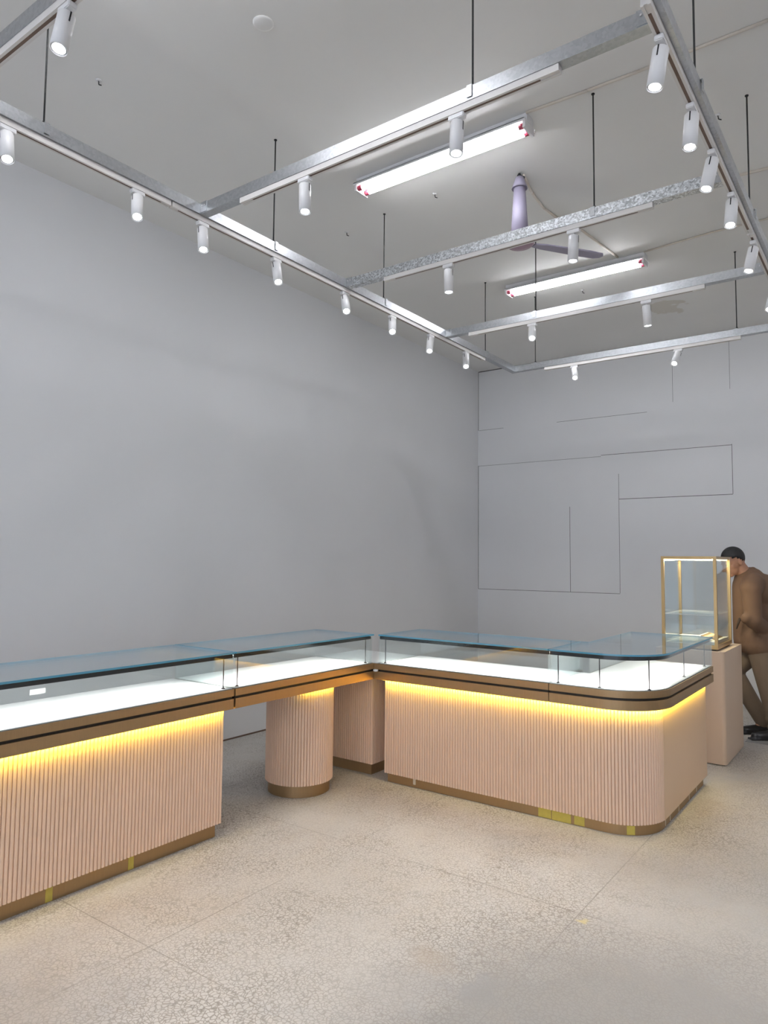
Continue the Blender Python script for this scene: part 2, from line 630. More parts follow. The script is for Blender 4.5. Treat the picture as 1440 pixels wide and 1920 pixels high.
def place_strip_light(name, path_pts, zz, width, power_m, col, down, tilt_to, parent, spread=150):
    """area lamps under an LED strip, one per straight piece"""
    for k, (p, q) in enumerate(zip(path_pts, path_pts[1:])):
        L = math.dist(p, q)
        if L < 0.02:
            continue
        mid = Vector(((p[0] + q[0]) / 2, (p[1] + q[1]) / 2, zz))
        ax = Vector((q[0] - p[0], q[1] - p[1], 0)).normalized()
        out = Vector((ax.y, -ax.x, 0))           # outside of the counter
        d = (Vector((0, 0, -1)) + out * tilt_to).normalized()
        yv = d.cross(ax).normalized()
        ld = bpy.data.lights.new(name, 'AREA')
        ld.shape = 'RECTANGLE'
        ld.spread = math.radians(spread)
        ld.size = L
        ld.size_y = width
        ld.energy = power_m * L
        ld.color = col
        o = bpy.data.objects.new(name, ld)
        COL.objects.link(o)
        rot = Matrix((ax, yv, -d)).transposed()
        if rot.determinant() < 0:
            rot = Matrix((ax, -yv, -d)).transposed()
        o.matrix_world = Matrix.Translation(mid) @ rot.to_4x4()


def counter(label, rail_out, deck_out, front, posts, end_panes, back_panes, loc, glass_out=None, body=None, plinth=None, led=None, smooth_rail=False, name='display_counter'):
    t = thing(name, loc, label, 'display counter', 'glass topped display counters')
    MB().prism(rail_out, Z_LR0, Z_LR1, 'brass', smooth=smooth_rail).build('lower_rail', t)
    gap = deck_out
    MB().prism(gap, Z_LR1, Z_UR0, 'darkgap').build('shadow_gap', t)
    MB().prism(rail_out, Z_UR0, Z_UR1, 'brass', smooth=smooth_rail).build('upper_rail', t)
    MB().prism(deck_out, Z_UR1, Z_UR1 + 0.004, 'deck').build('display_deck', t)
    g = glass_out or rail_out
    MB().prism(g, Z_GB, Z_GT, 'glass', side='glass_edge').build('glass_top', t)
    # vertical panes
    fp = strip(front, 0.006, 0.012)
    MB().prism(fp, Z_UR1, Z_GB, 'glass_edge_light', side='glass').build('front_glass', t)
    for pn in end_panes:
        MB().box((pn[0], pn[1], Z_UR1), (pn[2], pn[3], Z_GB), 'glass').build('end_glass', t)
    for pn in back_panes:
        MB().box((pn[0], pn[1], Z_UR1), (pn[2], pn[3], Z_GB), 'glass').build('rear_glass', t)
    # black light rail on posts, following the front
    MB().prism(strip(front, 0.018, 0.046), Z_GB - 0.009, Z_GB - 0.001, 'black').prism(strip(front, 0.018, 0.022), Z_GB - 0.024, Z_GB - 0.009, 'black').build('light_rail', t)
    MB().prism(strip(front, 0.036, 0.045), Z_GB - 0.012, Z_GB - 0.009, 'led_white').build('led_strip', t)
    for (x, y) in posts:
        q = MB()
        q.tube((x, y, Z_UR1 + 0.004), (x, y, Z_GB - 0.016), 0.0032, 'black', n=10)
        q.lathe([(0.011, 0), (0.011, 0.002), (0.005, 0.006), (0.0032, 0.01)], (x, y, Z_UR1 + 0.004), 'black', 14)
        q.build('rail_post', t)
    return t


def rect(x0, y0, x1, y1):
    return [(x0, y0), (x1, y0), (x1, y1), (x0, y1)]


# paths run with the outside on their right: left run goes +y with outside +x ; right run goes -x... built per unit
# ---- unit at the left edge
Y0, Y1, Y2 = 0.72, 2.700, 2.712
YJ = 3.958
fr = [(XF, Y0), (XF, Y1)]
mid_post = 1.7
u1 = counter('long display counter at the left edge with fluted salmon front and yellow glow',
             rect(XK, Y0, XF, Y1), rect(XK + 0.012, Y0 + 0.01, XF - 0.012, Y1 - 0.004), fr,
             [(XF - 0.038, 2.655)], [(XK + 0.006, Y1 - 0.009, XF - 0.013, Y1 - 0.003), (XK + 0.006, Y0 + 0.003, XF - 0.013, Y0 + 0.009)],
             [(XK + 0.004, Y0 + 0.01, XK + 0.010, 2.048), (XK + 0.004, 2.052, XK + 0.010, Y1 - 0.01)], (-3.23, 1.7, 0), name='display_counter')
XB = -3.025
pts = fluted([(XB, Y0 + 0.03), (XB, Y1 - 0.012)])
body = pts + [(XK + 0.03, Y1 - 0.012), (XK + 0.03, Y0 + 0.03)]
MB().prism(body, Z_PL, Z_LR0, 'panel').build('fluted_body', u1)
MB().box((XK + 0.05, Y0 + 0.05, 0), (XB - 0.033, Y1 - 0.03, Z_PL), 'brass').build('plinth', u1)
MB().box((XB + 0.008, Y0 + 0.03, Z_LR0 - 0.006), (XB + 0.022, Y1 - 0.02, Z_LR0), 'led_yellow').build('under_rail_led', u1)
place_strip_light('under_rail_light', [(XB + 0.015, Y0 + 0.03), (XB + 0.015, Y1 - 0.02)], Z_LR0 - 0.008, 0.012, GLOW_POWER, (1.0, 0.74, 0.06), True, -1.3, u1)
place_strip_light('deck_light', [(XF - 0.04, Y0 + 0.05), (XF - 0.04, Y1 - 0.06)], Z_GB - 0.0135, 0.008, DECK_POWER, (1.0, 0.99, 0.96), True, -0.7, u1, 92)

# ---- bridging unit standing on a round fluted leg
fr = [(XF, Y2), (XF, YJ)]
u2 = counter('bridging display counter with an open knee space, standing on a round fluted column',
             rect(XK, Y2, XF, YJ + 0.012), rect(XK + 0.012, Y2 + 0.004, XF - 0.012, YJ), fr,
             [(XF - 0.038, 2.755), (XF - 0.038, YJ - 0.035)], [(XK + 0.006, Y2 + 0.003, XF - 0.013, Y2 + 0.009), (XK + 0.006, YJ - 0.009, XF - 0.013, YJ - 0.003)],
             [(XK + 0.004, Y2 + 0.01, XK + 0.010, 3.333), (XK + 0.004, 3.337, XK + 0.010, YJ - 0.01)], (-3.23, 3.3, 0))
CX, CY, CR = -3.262, 3.555, 0.222
pts = fluted(arc(CX, CY, CR, 0, 360, 72))[:-1]
leg = MB().prism(pts, Z_PL, Z_LR0, 'panel').build('round_column', u2)
MB().prism(arc(CX, CY, CR - 0.02, 0, 360, 72)[:-1], 0, Z_PL, 'brass').build('column_base', leg)
MB().prism(arc(CX, CY, CR + 0.016, -75, 75, 20) + arc(CX, CY, CR + 0.004, 75, -75, 20), Z_LR0 - 0.006, Z_LR0, 'led_yellow').build('column_led', leg)
a = arc(CX, CY, CR + 0.012, -50, 50, 7)
place_strip_light('column_light', a, Z_LR0 - 0.008, 0.010, GLOW_POWER * 0.6, (1.0, 0.74, 0.07), True, -1.3, u2)
place_strip_light('deck_light', [(XF - 0.04, Y2 + 0.05), (XF - 0.04, YJ - 0.04)], Z_GB - 0.0135, 0.008, DECK_POWER * 0.95, (1.0, 0.98, 0.93), True, -0.7, u2, 92)

# ---- corner block closing the gap between the two runs
XC = -2.928
cu = thing('corner_cabinet', (-3.2, 4.25, 0), 'square fluted corner cabinet joining the two counter runs, with dark bronze base', 'cabinet')
MB().box((XK, YJ + 0.014, Z_LR0), (XC - 0.001, YK, Z_LR1), 'brass').build('lower_rail', cu)
MB().box((XK + 0.01, YJ + 0.03, Z_LR1), (XC - 0.02, YK - 0.01, Z_UR0), 'darkgap').build('shadow_gap', cu)
MB().box((XK, YJ + 0.014, Z_UR0), (XC - 0.001, YK, Z_UR1), 'brass').build('upper_rail', cu)
MB().box((XK + 0.012, YJ + 0.02, Z_UR1), (XC - 0.012, YK - 0.012, Z_UR1 + 0.003), 'greytop').build('corner_top', cu)
pf = fluted([(XK + 0.03, 4.065), (-3.045, 4.065)])
pf += fluted([(-3.043, 4.07), (-3.043, YK - 0.03)])
pf += [(XK + 0.03, YK - 0.03)]
MB().prism(pf, Z_PL, Z_LR0, 'panel').build('fluted_body', cu)
MB().box((XK + 0.05, 4.085, 0), (-3.062, YK - 0.05, Z_PL), 'brass').build('plinth', cu)
MB().lathe([(0.017, 0), (0.018, 0.004), (0.018, 0.011), (0.014, 0.013)], (XF + 0.022, YFR - 0.006, Z_LR1 + 0.0005), 'white', 20).build('cable_grommet', cu)

# ---- first unit of the right run
XM = -1.692
fr = [(XC, YFR), (XM, YFR)]
u3 = counter('display counter right of the inner corner with straight fluted front and glowing yellow edge',
             rect(XF + 0.003, YFR, XM, YFR + 0.02) and rect(XC, YFR, XM, YK), rect(XC + 0.006, YFR + 0.012, XM - 0.002, YK - 0.012), fr,
             [(XC + 0.035, YFR + 0.038)], [(XC + 0.003, YFR + 0.013, XC + 0.009, YK - 0.006), (XM - 0.009, YFR + 0.013, XM - 0.003, YK - 0.006)],
             [(XC + 0.01, YK - 0.012, XM - 0.01, YK - 0.006)], (-2.3, 4.2, 0))
YBD = 4.018
pf = fluted([(XC + 0.022, YBD), (XM - 0.0005, YBD)]) + [(XM - 0.0005, YK - 0.03), (XC + 0.022, YK - 0.03)]
MB().prism(pf, 0.058, Z_LR0, 'panel').build('fluted_body', u3)
MB().box((XC + 0.045, YBD + 0.015, 0), (XM, YK - 0.05, 0.058), 'brass').build('plinth', u3)
MB().box((XC + 0.02, YBD - 0.022, Z_LR0 - 0.006), (XM, YBD - 0.008, Z_LR0), 'led_yellow').build('under_rail_led', u3)
place_strip_light('under_rail_light', [(XC + 0.03, YBD - 0.015), (XM, YBD - 0.015)], Z_LR0 - 0.008, 0.012, GLOW_POWER, (1.0, 0.74, 0.06), True, -1.3, u3)
place_strip_light('deck_light', [(XC + 0.04, YFR + 0.04), (XM - 0.03, YFR + 0.04)], Z_GB - 0.0135, 0.008, DECK_POWER * 1.15, (1.0, 0.99, 0.95), True, -0.7, u3, 92)

# ---- end unit with the rounded corner and the wing
XM2 = -1.688
RC = 0.31
XI = -1.64
fr = [(XM2, YFR), (-1.5, YFR)] + arc(XS - RC, YFR + RC, RC, -90, 0, 24) + [(XS, 4.8), (XS, YE)]
outl = fr + [(XI, YE), (XI, YK), (XM2, YK)]


def inset(d, s=0.0):
    f = strip(fr, d, d + 0.01)[:len(fr)]
    return f[:1] + f[1:-1] + [(f[-1][0], YE - d * 0.8)] + [(XI + d, YE - d * 0.8), (XI + d, YK - d), (XM2 + 0.002, YK - d)]


u4 = counter('rounded end display counter with L shaped glass case and smooth beige side',
             outl, inset(0.012), fr,
             [(-1.645, YFR + 0.038), (-1.40, YFR + 0.038), (-1.155, 4.105), (XS - 0.038, 4.72), (XS - 0.038, YE - 0.09)],
             [(XM2 + 0.003, YFR + 0.013, XM2 + 0.009, YK - 0.006), (XI + 0.006, YE - 0.012, XS - 0.013, YE - 0.006)],
             [(XM2 + 0.01, YK - 0.012, XI + 0.004, YK - 0.006), (XI + 0.004, YK - 0.006, XI + 0.010, YE - 0.013)], (-1.35, 4.5, 0), smooth_rail=False)
XBS = -1.122
RB = 0.265
arcp = arc(XBS - RB, YBD + RB, RB, -90, -6, 24)
pf = fluted([(XM, YBD)] + arcp)
side0 = arc(XBS - RB, YBD + RB, RB, -6, 0, 3)
MB().prism(pf + [side0[0], (XBS - 0.05, side0[0][1]), (XBS - 0.05, YE - 0.05), (XI + 0.03, YE - 0.05), (XI + 0.03, YK - 0.03), (XM, YK - 0.03)],
           0.058, Z_LR0, 'panel').build('fluted_body', u4)
MB().prism(side0 + [(XBS, YE - 0.045), (XBS - 0.049, YE - 0.045), (XBS - 0.049, side0[0][1] + 0.002)], 0.058, Z_LR0, 'smooth').build('side_panel', u4)
pl = [(XM, YBD + 0.015)] + arc(XBS - 0.017 - 0.25, YBD + 0.015 + 0.25, 0.25, -90, 0, 20) + [(XBS - 0.017, YE - 0.09)]
MB().prism(pl + [(XI + 0.05, YE - 0.09), (XI + 0.05, YK - 0.05), (XM, YK - 0.05)], 0, 0.058, 'brass').build('plinth', u4)
ledp = [(XM, YBD - 0.008)] + arc(XBS - RB, YBD + RB, RB + 0.008, -90, 0, 20) + [(XBS + 0.008, YE - 0.05)]
MB().prism(strip(ledp, -0.014, 0.0), Z_LR0 - 0.006, Z_LR0, 'led_yellow').build('under_rail_led', u4)
lp = [(XM, YBD - 0.015)] + arc(XBS - RB, YBD + RB, RB + 0.015, -90, 0, 5) + [(XBS + 0.015, YE - 0.05)]
place_strip_light('under_rail_light', lp, Z_LR0 - 0.008, 0.012, GLOW_POWER, (1.0, 0.74, 0.06), True, -1.3, u4)
dp = strip([(XM2 + 0.03, YFR)] + arc(XS - RC, YFR + RC, RC, -90, 0, 4) + [(XS, YE - 0.05)], 0.04, 0.05)[:7]
place_strip_light('deck_light', dp[:6], Z_GB - 0.0135, 0.008, DECK_POWER * 1.15, (1.0, 0.99, 0.95), True, -0.7, u4, 92)
place_strip_light('deck_light', dp[5:7], Z_GB - 0.0135, 0.008, DECK_POWER * 0.5, (1.0, 0.96, 0.88), True, -0.7, u4, 92)

# ---- tapes left on the plinths
Y_P = YBD + 0.015


def tape(x0, x1, z0, z1, label, mat='tape', side=None, group='yellow tape scraps on the bronze plinths'):
    if side == 'left':
        o = MB().box((XB - 0.033, x0, z0), (XB - 0.0318, x1, z1), mat)
    elif side == 'right':
        o = MB().box((XBS - 0.017, x0, z0), (XBS - 0.0155, x1, z1), mat)
    else:
        o = MB().box((x0, Y_P - 0.0012, z0), (x1, Y_P, z1), mat)
    tag(o.build('masking_tape'), label, 'tape', group)


tape(-1.785, -1.705, 0.003, 0.056, 'wide yellow tape on the front plinth, left of the dark slit')
tape(-1.700, -1.585, 0.001, 0.056, 'longest yellow tape piece on the front plinth, right of the dark slit')
tape(-1.565, -1.505, 0.004, 0.055, 'yellow tape on the front plinth just before it starts to curve')
tape(-2.675, -2.655, 0.018, 0.056, 'small pale tape near the inner end of the right counter plinth', 'paletape')
ca = math.radians(-58)
rt = Matrix.Translation((XBS - 0.267 + 0.251 * math.cos(ca), YBD + 0.265 + 0.251 * math.sin(ca), 0)) @ Matrix.Rotation(ca + PI / 2, 4, 'Z')
q = MB().box((-0.022, -0.001, 0.004), (0.022, 0.003, 0.052), 'tape', rot=rt)
tag(q.build('masking_tape'), 'yellow tape on the curved corner of the plinth', 'tape', 'yellow tape scraps on the bronze plinths')
for y, lb in ((4.32, 'nearest'), (4.42, 'second nearest'), (4.62, 'middle'), (4.88, 'second farthest'), (5.08, 'farthest')):
    tape(y, y + 0.014, 0.004, 0.057, 'thin pale tape strip on the side plinth of the end counter, %s of five' % lb, 'paletape', 'right', 'pale tape strips on the side plinth')
tape(1.725, 1.757, 0.002, 0.074, 'yellow tape on the left counter plinth, nearer to the viewer', side='left')
tape(2.135, 2.165, 0.002, 0.060, 'yellow tape on the left counter plinth, farther from the viewer', side='left')
tag(MB().box((XK + 0.0105, 1.845, 0.823), (XK + 0.0115, 1.925, 0.850), 'paper').build('paper_label'), 'small white paper label on the rear glass of the left counter', 'label')

# ------------------------------------------------------------------ pedestal and the glass case on it
PX0, PX1, PY0, PY1, PZ = -1.60, -1.098, 5.86, 6.58, 0.838
r = 0.03
ped = arc(PX0 + r, PY0 + r, r, 180, 270, 6) + arc(PX1 - r, PY0 + r, r, 270, 360, 6) + arc(PX1 - 0.008, PY1 - 0.008, 0.008, 0, 90, 3) + arc(PX0 + 0.008, PY1 - 0.008, 0.008, 90, 180, 3)
t = thing('display_pedestal', (-1.35, 6.2, 0), 'tall smooth beige pedestal block behind the rounded end counter', 'pedestal')
MB().prism(ped, 0.006, PZ, 'pedestal').build('pedestal_block', t)
MB().box((PX0 + 0.015, PY0 + 0.012, 0), (PX1 - 0.012, PY1 - 0.015, 0.006), 'darkgap').build('pedestal_foot', t)

t = thing('glass_showcase', (-1.35, 6.2, PZ), 'gold framed upright glass showcase lit from its top, standing on the beige pedestal', 'showcase')
gx0, gx1, gy0, gy1, gz0, gz1 = -1.555, -1.148, 5.90, 6.46, PZ, 1.558
w = 0.022
MB().box((gx0 + 0.02, gy0 + 0.02, gz0), (gx1 - 0.02, gy1 - 0.02, gz0 + 0.012), 'darkgap').build('base_recess', t)
fb = MB()
fb.box((gx0, gy0, gz0 + 0.012), (gx1, gy1, gz0 + 0.042), 'gold')
fb.build('base_frame', t)
for (x, y) in ((gx0, gy0), (gx1 - w, gy0), (gx0, gy1 - w), (gx1 - w, gy1 - w)):
    MB().box((x, y, gz0 + 0.042), (x + w, y + w, gz1 - w), 'gold').build('corner_post', t)
q = MB()
q.box((gx0, gy0, gz1 - w), (gx1, gy0 + w, gz1), 'gold')
q.box((gx0, gy1 - w, gz1 - w), (gx1, gy1, gz1), 'gold')
q.box((gx0, gy0 + w, gz1 - w), (gx0 + w, gy1 - w, gz1), 'gold')
q.box((gx1 - w, gy0 + w, gz1 - w), (gx1, gy1 - w, gz1), 'gold')
q.build('top_frame', t)
MB().box((gx0 + w, gy0 + w, gz1 - 0.008), (gx1 - w, gy1 - w, gz1 - 0.002), 'glass', ).build('glass_roof', t)
for a_, b_ in (((gx0 + w, gy0 + 0.008), (gx1 - w, gy0 + 0.013)), ((gx0 + w, gy1 - 0.013), (gx1 - w, gy1 - 0.008)),
               ((gx0 + 0.008, gy0 + w), (gx0 + 0.013, gy1 - w)), ((gx1 - 0.013, gy0 + w), (gx1 - 0.008, gy1 - w))):
    MB().box((*a_, gz0 + 0.042), (*b_, gz1 - w), 'glass').build('glass_panel', t)
q = MB()
q.box((gx0 + w, gy0 + w, gz1 - w - 0.006), (gx1 - w, gy0 + w + 0.014, gz1 - w + 0.004), 'led_warm')
q.box((gx1 - w - 0.014, gy0 + w, gz1 - w - 0.006), (gx1 - w, gy1 - w, gz1 - w + 0.004), 'led_warm')
q.box((gx0 + w, gy1 - w - 0.014, gz1 - w - 0.006), (gx1 - w, gy1 - w, gz1 - w + 0.004), 'led_warm')
q.build('led_strip', t)
MB().box((gx0 + w + 0.003, gy0 + w + 0.003, gz0 + 0.042), (gx1 - w - 0.003, gy1 - w - 0.003, gz0 + 0.066), 'cream').build('base_pad', t)
sh = MB().prism(rect(gx0 + w, gy0 + 0.02, gx1 - w, gy1 - 0.02), 1.102, 1.108, 'glass', side='deck')  # white rim colour stands in for the lit glass edge
sh.build('glass_shelf', t)
lo, ld = area_light('showcase_light', ((gx0 + gx1) / 2, (gy0 + gy1) / 2, gz1 - w - 0.01), gx1 - gx0 - 0.06, gy1 - gy0 - 0.06, 8.0, (1.0, 0.86, 0.6), None)
# sloped tray with little gold pieces lying inside the case
tr = thing('jewellery_tray', (-1.21, 6.12, gz0 + 0.067), 'sloped cream tray of small gold pieces inside the upright showcase', 'tray')
q = MB()
pr = [(-1.30, gz0 + 0.067), (-1.172, gz0 + 0.067), (-1.172, gz0 + 0.069), (-1.30, gz0 + 0.105)]
i = q.mi('cream')
A = [q.bm.verts.new((x, 5.955, z)) for x, z in pr]
B = [q.bm.verts.new((x, 6.30, z)) for x, z in pr]
for k in range(4):
    q.bm.faces.new((A[k], A[(k + 1) % 4], B[(k + 1) % 4], B[k]))
q.bm.faces.new(A[::-1]); q.bm.faces.new(B)
q.build('tray_base', tr)
for k in range(7):
    y = 5.985 + k * 0.047
    x0, z0 = -1.285, gz0 + 0.1035
    x1, z1 = -1.185, gz0 + 0.0755
    q = MB().tube((x0, y, z0), (x1, y + 0.012, z1), 0.0055, 'gold', n=10)
    tag(q.build('gold_bar'), '%s small gold piece on the sloped tray, counting from the front' % ['first', 'second', 'third', 'fourth', 'fifth', 'sixth', 'last'][k], 'jewellery', 'gold pieces on the showcase tray')

# ------------------------------------------------------------------ ceiling grid: galvanised beams, tracks, rods
BZ0, BZ1 = 3.362, 3.42
TZ0 = 3.334
XLb, XRb = -3.03, -0.61


def beam(name, label, x0, y0, x1, y1, mat='steel'):
    q = MB()
    wv = 0.026
    along_x = abs(x1 - x0) > abs(y1 - y0)
    if along_x:
        a, bb, c = x0, x1, y0
        q.box((a, c - wv, BZ0), (bb, c - wv + 0.002, BZ1), mat)
        q.box((a, c + wv - 0.002, BZ0), (bb, c + wv, BZ1), mat)
        q.box((a, c - wv + 0.002, BZ0), (bb, c + wv - 0.002, BZ0 + 0.002), mat)
        q.box((a, c - wv + 0.002, BZ1 - 0.002), (bb, c - wv + 0.010, BZ1), mat)
        q.box((a, c + wv - 0.010, BZ1 - 0.002), (bb, c + wv - 0.002, BZ1), mat)
    else:
        a, bb, c = y0, y1, x0
        q.box((c - wv, a, BZ0), (c - wv + 0.002, bb, BZ1), mat)
        q.box((c + wv - 0.002, a, BZ0), (c + wv, bb, BZ1), mat)
        q.box((c - wv + 0.002, a, BZ0), (c + wv - 0.002, bb, BZ0 + 0.002), mat)
        q.box((c - wv + 0.002, a, BZ1 - 0.002), (c - wv + 0.010, bb, BZ1), mat)
        q.box((c + wv - 0.010, a, BZ1 - 0.002), (c + wv - 0.002, bb, BZ1), mat)
    t = tag(q.build(name), label, 'beam', 'galvanised beams of the hanging grid')
    return t


YA, YBm, YC, YD, YN = 2.44, 3.69, 5.0, 6.31, 1.19
LB = beam('steel_beam', 'long galvanised beam of the hanging grid running along the left wall', XLb, -0.8, XLb, YD + 0.026)
RBm = beam('steel_beam', 'long galvanised beam on the right side of the hanging grid', XRb, -0.8, XRb, YD + 0.7)
for yy, lb in ((YA, 'cross beam of the hanging grid in front of the near fluorescent light'),
               (YBm, 'speckled bright cross beam in front of the ceiling fan'),
               (YC, 'cross beam of the hanging grid just beyond the far fluorescent light'),
               (YN, 'nearest cross beam, cut by the top left corner of the view')):
    o = beam('steel_beam', 'galvanised ' + lb, XLb + 0.027, yy, XRb - 0.027, yy, 'spangled' if yy == YBm else 'steel')
    for s, xx in ((1, XLb + 0.027), (-1, XRb - 0.027)):
        q = MB().box((min(xx, xx + s * 0.05), yy - 0.029, BZ0 + 0.004), (max(xx, xx + s * 0.05), yy - 0.0262, BZ1 + 0.003), 'steel')
        for k in range(2):
            q.tube((xx + s * (0.014 + 0.02 * k), yy - 0.029, BZ1 - 0.018), (xx + s * (0.014 + 0.02 * k), yy - 0.032, BZ1 - 0.018), 0.004, 'white', n=10)
        q.build('joint_bracket', o)
o = beam('steel_beam', 'galvanised farthest cross beam of the hanging grid, nearest to the back wall', XLb + 0.027, YD, XRb + 0.9, YD)


def track(label, x0, y0, x1, y1, off=-0.006):
    along_x = abs(x1 - x0) > abs(y1 - y0)
    t = thing('lighting_track', ((x0 + x1) / 2, (y0 + y1) / 2, TZ0), label, 'lighting track', 'white lighting tracks')
    hw = 0.0165
    q, s = MB(), MB()
    zt = BZ0 - 0.0005
    if along_x:
        y = y0 + off
        q.box((x0, y - hw, TZ0 + 0.004), (x1, y + hw, zt), 'track')
        q.box((x0, y - hw, TZ0), (x1, y - 0.006, TZ0 + 0.004), 'track')
        q.box((x0, y + 0.006, TZ0), (x1, y + hw, TZ0 + 0.004), 'track')
        s.box((x0 + 0.08, y - 0.006, TZ0 + 0.0015), (x1 - 0.08, y + 0.006, TZ0 + 0.004), 'slot')
    else:
        x = x0 + off
        q.box((x - hw, y0, TZ0 + 0.004), (x + hw, y1, zt), 'track')
        q.box((x - hw, y0, TZ0), (x - 0.006, y1, TZ0 + 0.004), 'track')
        q.box((x + 0.006, y0, TZ0), (x + hw, y1, TZ0 + 0.004), 'track')
        s.box((x - 0.006, y0 + 0.05, TZ0 + 0.0015), (x + 0.006, y1 - 0.05, TZ0 + 0.004), 'slot')
    q.build('track_rail', t)
    s.build('track_slot', t)
    return t


track('white track under the left beam, near piece ending before the first cross beam', XLb, 0.3, XLb, 2.23, 0.0)
track('white track under the left beam, long far piece reaching towards the back wall', XLb, 2.24, XLb, 5.69, 0.0)
track('white track under the right beam, farther piece below the near lamps', XRb, 2.29, XRb, 4.28, -0.012)
track('white track under the right beam, piece running out at the right edge', XRb, 4.30, XRb, 6.2, -0.012)
track('white track under the cross beam nearest to the near fluorescent light', -2.70, YA, -0.975, YA)
track('white track under the bright speckled cross beam in front of the fan', -2.69, YBm, -0.978, YBm)
track('white track under the cross beam beyond the far fluorescent light', -2.79, YC, -1.0, YC)
track('white track under the farthest cross beam by the back wall', -2.70, YD, -1.0, YD)
track('white track under the nearest cross beam at the top left corner', -2.95, YN, -1.0, YN)


def rod(x, y, label, dx=0.0, dy=0.0):
    t = thing('threaded_rod', (x, y, BZ1), label, 'rod', 'threaded rods holding up the lighting grid')
    MB().tube((x, y, BZ1 - 0.002), (x + dx, y + dy, ZC), 0.0042, 'rod', n=8).build('rod_shaft', t)
    q = MB().lathe([(0.013, 0), (0.013, 0.004), (0.009, 0.010), (0.006, 0.018)], (x, y, BZ1 + 0.003), 'black', 14)
    q.build('rod_nut', t)
    MB().lathe([(0.008, 0), (0.010, 0.004), (0.010, 0.006)], (x + dx, y + dy, ZC - 0.006), 'black', 12).build('rod_anchor', t)
    return t


def clip(t, x, y, along_x):
    q = MB()
    a, c = (0.012, 0.029) if along_x else (0.029, 0.012)
    q.box((x - a, y - c, BZ1), (x + a, y + c, BZ1 + 0.003), 'steel')
    if along_x:
        q.box((x - a, y - c - 0.002, BZ0 + 0.01), (x + a, y - c + 0.001, BZ1 + 0.003), 'steel')
    else:
        q.box((x + a - 0.001, y - c, BZ0 + 0.01), (x + a + 0.002, y + c, BZ1 + 0.003), 'steel')
    q.build('rod_clip', t)


for x, y, ax, lb in ((XLb, 1.555, 0, 'black rod on the left beam, nearest to the viewer'),
                     (XLb, 2.99, 0, 'black rod on the left beam, between the two nearest cross beams'),
                     (XLb, 4.13, 0, 'black rod on the left beam beside the speckled cross beam'),
                     (XLb, 5.72, 0, 'black rod on the left beam, closest to the back wall'),
                     (-1.35, YA, 1, 'black rod above the near cross beam, over the near fluorescent light'),
                     (-1.29, YBm, 1, 'black rod above the speckled cross beam, right of the ceiling fan'),
                     (-2.212, YC, 1, 'rod above the third cross beam, passing in front of the far fluorescent light'),
                     (-2.80, YD, 1, 'black rod at the left end of the farthest cross beam'),
                     (-1.03, YD, 1, 'black rod at the right part of the farthest cross beam'),
                     (XRb + 0.004, 2.92, 0, 'black rod on the right beam, crossing the top edge of the view'),
                     (XRb + 0.004, 4.19, 0, 'black rod on the right beam, near the right edge of the view')):
    clip(rod(x, y, lb), x, y, bool(ax))

# ------------------------------------------------------------------ spotlights
SP_N = 0


def spot(x, y, along_x, d, label, lit=1.0):
    d = Vector(d).normalized()
    t = thing('track_spotlight', (x, y, TZ0), label, 'spotlight', 'white cylinder spotlights on the tracks')
    q = MB()
    ax_ = (0.036, 0.0155) if along_x else (0.0155, 0.036)
    q.box((x - ax_[0], y - ax_[1], TZ0 - 0.022), (x + ax_[0], y + ax_[1], TZ0 - 0.0003), 'white')
    bm2 = q.bm
    bmesh.ops.bevel(bm2, geom=bm2.edges[:], offset=0.003, segments=2, affect='EDGES')
    q.build('track_adapter', t)
    piv = Vector((x, y, TZ0 - 0.029))
    side = Vector((0, 1, 0)) if along_x else Vector((1, 0, 0))
    q = MB().tube((x, y, TZ0 - 0.022), piv, 0.006, 'white', n=12)
    q.tube(piv, piv + d * 0.05, 0.0035, 'black', n=8)
    q.build('swivel_arm', t)
    top = piv + d * 0.006
    end = piv + d * 0.150
    R_ = 0.0285
    # hollow shade: closed top, open recessed mouth, with a slot for the arm
    body = MB().lathe([(0.0, 0), (R_ - 0.003, 0), (R_, 0.003), (R_, 0.144), (R_ - 0.002, 0.144), (R_ - 0.0025, 0.134), (0.0, 0.133)], top, 'white', 28, axis=d)
    lamp = body.build('lamp_cylinder', t)
    perp = d.cross(side).normalized()
    perp = perp if perp.dot(Vector((0.587, -0.8065, 0))) > 0 else -perp
    q = MB()
    c = top + perp * (R_ * 0.97)
    tq = d.cross(perp).normalized()
    mt = Matrix((tq, perp, d)).transposed().to_4x4()
    mt = Matrix.Translation(c) @ mt
    q.box((-0.0025, -0.001, 0.002), (0.0025, 0.0014, 0.042), 'black', rot=mt)
    q.build('arm_slot', lamp)
    q = MB().lathe([(0.0, 0.0), (0.010, 0.0), (R_ - 0.0035, 0.0075), (R_ - 0.003, 0.0078), (0.010, 0.0003)][:3], top + d * 0.1332, 'reflector', 24, axis=d)
    q.build('reflector', lamp)
    MB().lathe([(0.0, 0.0), (R_ - 0.006, 0.0), (R_ - 0.008, 0.002), (0.0, 0.003)], top + d * 0.1395, 'lens_on', 24, axis=d).build('lens', lamp)
    ld = bpy.data.lights.new('spot_beam', 'SPOT')
    ld.energy = SPOT_POWER * lit
    ld.spot_size = math.radians(62)
    ld.spot_blend = 0.8
    ld.shadow_soft_size = 0.02
    ld.color = (1.0, 0.965, 0.90)
    o = bpy.data.objects.new('spot_beam', ld)
    COL.objects.link(o)
    o.location = end + d * 0.012
    o.rotation_euler = d.to_track_quat('-Z', 'Y').to_euler()
    return t


